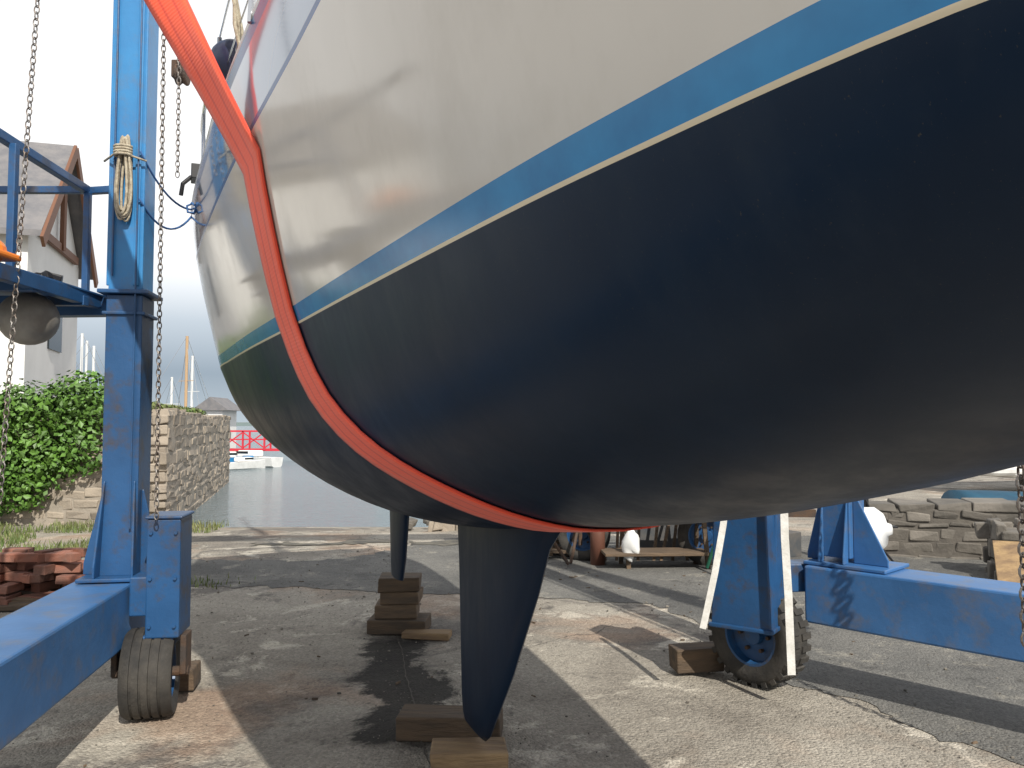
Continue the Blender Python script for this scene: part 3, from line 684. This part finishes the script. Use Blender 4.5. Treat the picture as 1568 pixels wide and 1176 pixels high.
for lay in range(5):
    for k in range(int(24-lay*3)):
        x=-3.95+R.uniform(-.62,.42)*(1-lay*.08); y=6.95+R.uniform(-.35,.35)*(1-lay*.12); bp_.box((x,y,.05+lay*.085+R.uniform(-.01,.02)),(.215,.10,.07),R.gauss(0,.25)+(.0 if R.random()<.7 else 1.4),jit=.005)
bp_.obj('brick_pile',brick,None,bevel=.006)
wp=MB()
for k in range(7): wp.box((-4.0+R.uniform(-.2,.2),6.55+.05*k,.03+.02*(k%3)),(1.1,.1,.03),R.gauss(0,.12),jit=.006)
wp.obj('scrap_timber',timber,None,bevel=.003)

# ------------------------------------------------------------------ vegetation
def leafmass(name,clumps,nl,size,mat,seed=1):
    g=MB(); rr=random.Random(seed); vols=[c[3]*c[4]*c[5] for c in clumps]; tot=sum(v**.67 for v in vols)
    for c,v in zip(clumps,vols):
        for k in range(int(nl*v**.67/tot)):
            u=Vector((rr.gauss(0,1),rr.gauss(0,1),rr.gauss(0,1))).normalized(); rad=.72+.33*rr.random()+.2*noise.noise(u*2.5+Vector(c[:3]))
            p=Vector((c[0]+u.x*c[3]*rad,c[1]+u.y*c[4]*rad,c[2]+u.z*c[5]*rad))
            if p.z<.02: continue
            nrm=(u+Vector((rr.gauss(0,.5),rr.gauss(0,.5),rr.gauss(0,.5)+.3))).normalized(); t=nrm.cross(Vector((rr.random()-.5,rr.random()-.5,rr.random()-.5))).normalized(); b=nrm.cross(t); s=size*rr.uniform(.6,1.4)
            g.add([p-t*s,p-b*s*.7-nrm*s*.15,p+t*s*1.1,p+b*s*.7-nrm*s*.15],[(0,1,2,3)])
    return g.obj(name,mat,recalc=False)
cl=[]
rr=random.Random(5)
for k in range(48):
    x=-12.8+k*.145+rr.uniform(-.2,.2)
    cl.append((x,12.1+rr.uniform(-.3,.2),1.72+rr.uniform(-.2,.2),.5,.42,.42))
    if x<-6.2: cl.append((x+.0,11.85,1.25+rr.uniform(-.2,.1)-.1*(-6.7-x)*.3,.42,.22,.42))
    if x<-6.6: cl.append((x-.1,11.8,.85+rr.uniform(-.1,.1),.40,.22,.40))
    if x<-7.0: cl.append((x-.1,11.78,.5+rr.uniform(-.1,.1),.36,.2,.32))
leafmass('ivy_hedge',cl,36000,.042,leaf,2)
hc=MB()
hc.box((-9.6,12.35,1.4),(6.4,.35,1.0)); hc.obj('ivy_hedge_core',M('ivy_core',(.02,.03,.012),.9),bpy.data.objects['ivy_hedge'])  # one solid dark box filling the hedge behind the leaves
cl=[(-5.6-.27*k*.5+rr.uniform(-.1,.1),12.1+k*.5,1.75,.25,.3,.12) for k in range(14)]
leafmass('wall_top_weeds',cl,2500,.035,grassm,4)
gr=MB(); rr=random.Random(9)
def blade(x,y,h,z=0):
    a=rr.random()*6.3; dx,dy=math.cos(a),math.sin(a); wv=.006+h*.02; l=rr.uniform(.1,.5)*h
    gr.add([(x-dy*wv,y+dx*wv,z),(x+dy*wv,y-dx*wv,z),(x+dx*l*.4+dy*wv*.6,y+dy*l*.4-dx*wv*.6,z+h*.6),(x+dx*l,y+dy*l,z+h)],[(0,1,2),(0,2,3)])
for k in range(11000):
    x=rr.uniform(-9,-4.2); y=rr.uniform(8.6,12.0)
    if noise.noise(Vector((x*.9,y*.9,3)))+ (0.25 if y>11.2 else -.02)>0.02: blade(x,y,rr.uniform(.03,.13))
for k in range(600): blade(-3.5+rr.gauss(0,.35),7.6+rr.gauss(0,.15),rr.uniform(.03,.08))
gr.obj('grass',grassm,recalc=False)

# ------------------------------------------------------------------ house, hut, bridge, moored boats
hs=grp('white_house')
gd=Vector((-.29,.957,0)); go=Vector((-.957,-.29,0)); a0=Vector((-7.85,12.9,0)); hw=3.6; 
def hp_(u,v,z): p=a0+gd*u+go*v; return (p.x,p.y,z)
g=MB(); vs=[hp_(u,v,z) for v in(0,6) for u,z in((0,0),(hw,0),(hw,4.7),(hw/2,6.5),(0,4.7))]
g.add(vs,[(0,1,2,3,4),(9,8,7,6,5)]+[(k,(k+1)%5,5+(k+1)%5,5+k) for k in(0,1,4)]); g.obj('walls',render,hs)
g=MB(); 
for u0,z0,u1,z1 in((-.25,4.52,hw/2,6.58),(hw+.25,4.52,hw/2,6.58)):
    g.add([hp_(u0,-.25,z0),hp_(u1,-.25,z1),hp_(u1,6.2,z1),hp_(u0,6.2,z0),hp_(u0,-.25,z0+.1),hp_(u1,-.25,z1+.1),hp_(u1,6.2,z1+.1),hp_(u0,6.2,z0+.1)],[(0,1,2,3),(7,6,5,4),(0,4,5,1),(1,5,6,2),(2,6,7,3),(3,7,4,0)])
g.obj('roof',slate,hs)
g=MB()
for u0,z0 in((-.3,4.42),(hw+.3,4.42)): g.beam(hp_(u0,-.28,z0),hp_(hw/2,-.28,6.6),.05,.2)
g.beam(hp_(.5,-.06,4.75),hp_(hw-.5,-.06,4.75),.08,.14); g.beam(hp_(hw/2,-.1,4.7),hp_(hw/2,-.1,6.5),.08,.08,up=(0,1,0))
g.obj('bargeboards',brownw,hs)
g=MB(); g.box(hp_(hw/2,0.0,3.4),(.06,.9,1.1),math.atan2(gd.y,gd.x)-math.pi/2); g.obj('window',glass,hs)
hut=grp('harbour_hut'); g=MB(); X,Y=-14.6,40.0
g.box((X,Y,.9),(1.1,2,2.6)); g.obj('walls',render,hut)
g=MB(); g.add([(X-.9,Y-1.2,2.2),(X,Y-1.2,2.85),(X+.9,Y-1.2,2.2),(X-.9,Y+1.2,2.2),(X,Y+1.2,2.85),(X+.9,Y+1.2,2.2)],[(0,1,2),(5,4,3),(0,3,4,1),(1,4,5,2),(0,2,5,3)]); g.obj('roof',slate,hut)
g=MB(); g.box((X+.3,Y-1.03,.75),(.4,.05,1.5)).box((X-.25,Y-1.03,1.4),(.35,.05,.5)); g.obj('door_and_window',greenp,hut)
wallstones('harbour_pier',(-20,41.5),(-13.8,41.5),-1.5,lambda t:-.0,5,.3,(.4,.8),faces=(-1,))
br=grp('red_footbridge'); g=MB(); y=35
g.beam((-13.4,y,.42),(-6,y,.42),.9,.1)
for yy in(y-.45,y+.45):
    g.beam((-13.4,yy,1.22),(-6,yy,1.22),.07,.07); g.beam((-13.4,yy,.86),(-6,yy,.86),.04,.04)
    for k in range(9):
        x=-13.4+k*.925; g.beam((x,yy,.4),(x,yy,1.22),.07,.07,up=(0,1,0))
        if k<8 and yy<y: g.beam((x,yy,.5),(x+.925,yy,1.18),.035,.05); g.beam((x,yy,1.18),(x+.925,yy,.5),.035,.05)
g.obj('truss',redp,br)
def moored(name,x,y,L_,mast,col,mm_=alu,rz=0):
    e_=grp(name,(x,y,-.14)); e_.rotation_euler=(0,0,rz); g=MB(); vs=[];k=9; sc=min(1,L_/5)
    for i in range(k):
        t=i/(k-1); s=-L_/2+L_*t; bw=L_*.16*math.sin(math.pi*min(1,.35+.65*t))**.7 if t<1 else .02; z1=(.7+.25*t*t)*sc
        vs+=[(s,-bw,z1),(s,-bw*.8,.1*sc),(s,0,-.15),(s,bw*.8,.1*sc),(s,bw,z1)]
    g.add(vs,[(5*i+q,5*i+q+1,5*i+q+6,5*i+q+5) for i in range(k-1) for q in range(4)]+[(0,1,2,3,4)]+[(5*i,5*i+5,5*i+9,5*i+4) for i in range(k-1)])
    g.obj('hull',col,e_,smooth=False)
    g=MB(); g.box((-.1*L_*.2,0,1.0*sc),(L_*.35,L_*.17,.45*sc)); g.obj('cabin',render,e_,bevel=.05)
    g=MB(); g.box((.06*L_,0,1.08*sc),(L_*.2,L_*.175,.18*sc)); g.obj('windows',glass,e_)
    if mast: g=MB(); g.tube([(.1*L_,0,.9),(.1*L_,0,mast)],.1,8); g.tube([(.08*L_,0,1.9),(-.38*L_,0,1.9)],.09,8); g.beam((.1*L_,-.7,mast*.6),(.1*L_,.7,mast*.6),.05,.04); g.obj('mast',mm_,e_); g=MB(); g.tube([(.1*L_,0,mast),(L_/2,0,1)],.018,5).tube([(.1*L_,0,mast),(-L_/2,0,.9)],.018,5).tube([(.1*L_,0,mast*.95),(.1*L_,1.1,.8)],.018,5).tube([(.1*L_,0,mast*.95),(.1*L_,-1.1,.8)],.018,5); g.obj('rigging',steel,e_)
moored('motor_boat',-11.0,31.0,2.4,0,boot,rz=.4); moored('motor_boat',-10.3,31.6,2.6,0,white,rz=2.8); moored('motor_boat',-9.9,29.8,1.8,0,white,rz=.9)
for k,(px,yy,mh,mm_) in enumerate([(-.572,60,7.9,alu),(-.553,58,8.3,alu),(-.545,64,8.4,alu),(-.536,60,7.6,alu),(-.418,55,7.8,tan),(-.407,64,7.2,alu),(-.43,66,5.6,alu)]):
    moored('moored_yacht',px*yy,yy,8,mh,white,mm_,rz=.3+k*.2)

# ------------------------------------------------------------------ yard clutter on the right
tb=grp('workbench'); g=MB(); g.box((1.62,8.6,.55),(.9,.4,.035),.05).box((1.5,8.55,.16),(1.1,.4,.03),.05)
for x in(1.2,2.0):
    for y in(8.45,8.75): g.beam((x+R.uniform(-.05,.05),y,0),(x,y,.54),.045,.045,up=(0,1,0))
g.obj('frame',timber,tb,bevel=.004)
g=MB(); g.box((1.38,8.55,.64),(.22,.2,.14),.2).box((1.85,8.6,.61),(.2,.2,.08),-.3).tube([(1.66,8.55,.57),(1.68,8.55,.74)],.05,12); g.obj('paint_tins',orange2,tb,bevel=.01)
g=MB(); 
for k in range(12): x=.9+k*.13; g.beam((x+R.uniform(-.05,.05),8.95,0),(x+R.uniform(-.15,.15),9.05,R.uniform(.5,.9)),.03,.03,up=(0,1,0))
g.obj('upright_posts',timber,tb)
def tripod(x,y,h):
    g=MB(); 
    for a in(0,2.1,4.2): g.tube([(x,y,h*.8),(x+.25*math.cos(a),y+.25*math.sin(a),.02)],.018,8)
    g.tube([(x,y,h*.3),(x,y,h)],.022,8); g.box((x,y,h),(.14,.14,.02)); g.obj('boat_stand',greenp if h>.6 else rust)
tripod(2.15,8.2,.72); tripod(.75,8.9,.6); tripod(1.15,9.6,.7); tripod(.35,8.6,.5)
g=MB(); g.sphere((1.24,8.42,.26),.14,(.7,.6,1.2),n=14,m=9)
for i,v in enumerate(g.v): g.v[i]=tuple(Vector(v)+noise.noise_vector(Vector(v)*9)*.06)
g.obj('rubble_sack',white,smooth=True)
g=MB(); g.tube([(.92,8.7,0),(.92,8.7,.42),(.92,8.7,.48),(.92,8.7,.54)],[.08,.08,.05,.025],16); g.obj('gas_cylinder',M('cylinder_paint',(.14,.06,.04),.5),smooth=True)
cbx=MB(); cbx.box((2.55,9.1,.2),(.5,.4,.4),.3).box((.5,9.5,.15),(.5,.35,.3),-.2).box((3.1,9.3,.14),(.3,.3,.28),.5).box((1.7,9.4,.25),(.7,.4,.5),.1); cbx.obj('storage_crates',M('crate',(.05,.06,.07),.7,(.11,.10,.09),5),None,bevel=.01)
tr_=grp('boat_trailer'); g=MB(); g.beam((.2,9.9,.45),(3.6,9.6,.45),.07,.09).beam((.2,10.9,.45),(3.6,10.6,.45),.07,.09).beam((1.0,9.8,.45),(1.0,10.9,.45),.06,.06).beam((3,9.7,.45),(3,10.7,.45),.06,.06).beam((.2,9.9,.45),(-.9,10.4,.42),.07,.07).beam((.2,10.9,.45),(-.9,10.4,.42),.07,.07); g.obj('chassis',rust,tr_)
hoist_,hoist=hoist,tr_
wheel('tyre',(.80,9.0,.29),(.35,1,0),False,r=.29,wd=.16); wheel('tyre.001',(2.10,8.72,.31),(.35,1,0),False,r=.31,wd=.18); hoist=hoist_
dg=grp('upturned_dinghy',(9.4,15.0,-.15)); dg.scale=(.8,.8,.8); g=MB(); vs=[];k=12
for i in range(k):
    t=i/(k-1); s=-1.5+3*t; bw=.65*math.sin(math.pi*min(1,.3+.7*t))**.6+.02
    for q in range(9): a=math.pi*q/8; vs.append((s,bw*math.cos(a),.2+.35*math.sin(a)*(1-.4*t*t)))
g.add(vs,[(9*i+q,9*i+q+1,9*i+q+10,9*i+q+9) for i in range(k-1) for q in range(8)]+[tuple(range(9))]); g.obj('shell',tarp,dg,smooth=True); g=MB(); g.box((-.9,0,.14),(.1,1.3,.12)).box((.7,0,.14),(.1,1.1,.12)); g.obj('trestles',timber,dg)
van=grp('parked_van',(12.6,18.5,0)); van.rotation_euler=(0,0,.25); g=MB(); g.box((0,0,1.1),(4.4,1.8,1.5)).box((-2.35,0,.8),(.9,1.75,.8)); g.obj('body',white,van,bevel=.15,seg=3); g=MB(); g.box((-.9,-.9,1.45),(1.2,.03,.5)).box((-1.9,-.9,1.4),(.5,.03,.45)).box((-2.22,0,1.45),(.03,1.5,.5)); g.obj('windows',glass,van)
hoist_,hoist=hoist,van
wheel('wheel_front',(-1.7,-.86,.33),(0,1,0),False,r=.33,wd=.2); wheel('wheel_rear',(1.5,-.86,.33),(0,1,0),False,r=.33,wd=.2); hoist=hoist_
fc=MB(); 
for i in(0,.45): fc.tube([(3.65+i*.1,8.5+i,0),(3.85+i*.1,8.5+i,.42),(3.7+i*.1,8.5+i,.75)],.012,6); fc.tube([(4.05+i*.1,8.5+i,0),(3.7+i*.1,8.5+i,.42)],.012,6)
fc.box((3.85,8.72,.42),(.4,.42,.02),.1).box((3.72,8.72,.66),(.03,.42,.18),.1); fc.obj('folding_chair',black)
pl=MB(); pl.box((4.75,7.25,.25),(.75,.03,.42),Rm=Matrix.Rotation(-.4,3,'Z')@Matrix.Rotation(-.6,3,'X')); pl.obj('plywood_sheet',timberL)
bd=MB()
for k in range(9): bd.box((.3+R.uniform(-.5,.9),9.3+R.uniform(-.3,.3),.05+.03*k%.2),(R.uniform(.5,1.2),.08,.04),R.uniform(-.5,.5))
bd.obj('plank_heap',timber,None,bevel=.004)

# ------------------------------------------------------------------ camera
cam=bpy.data.cameras.new('camera'); co_=bpy.data.objects.new('camera',cam); scene.collection.objects.link(co_)
co_.location=(0,0,1.5); co_.rotation_euler=(math.radians(92.9),0,0); cam.lens=28.24; cam.sensor_width=36; cam.clip_start=.05; cam.clip_end=6000
scene.camera=co_
scene.view_settings.view_transform='Standard'; scene.view_settings.look='None'; scene.view_settings.exposure=0
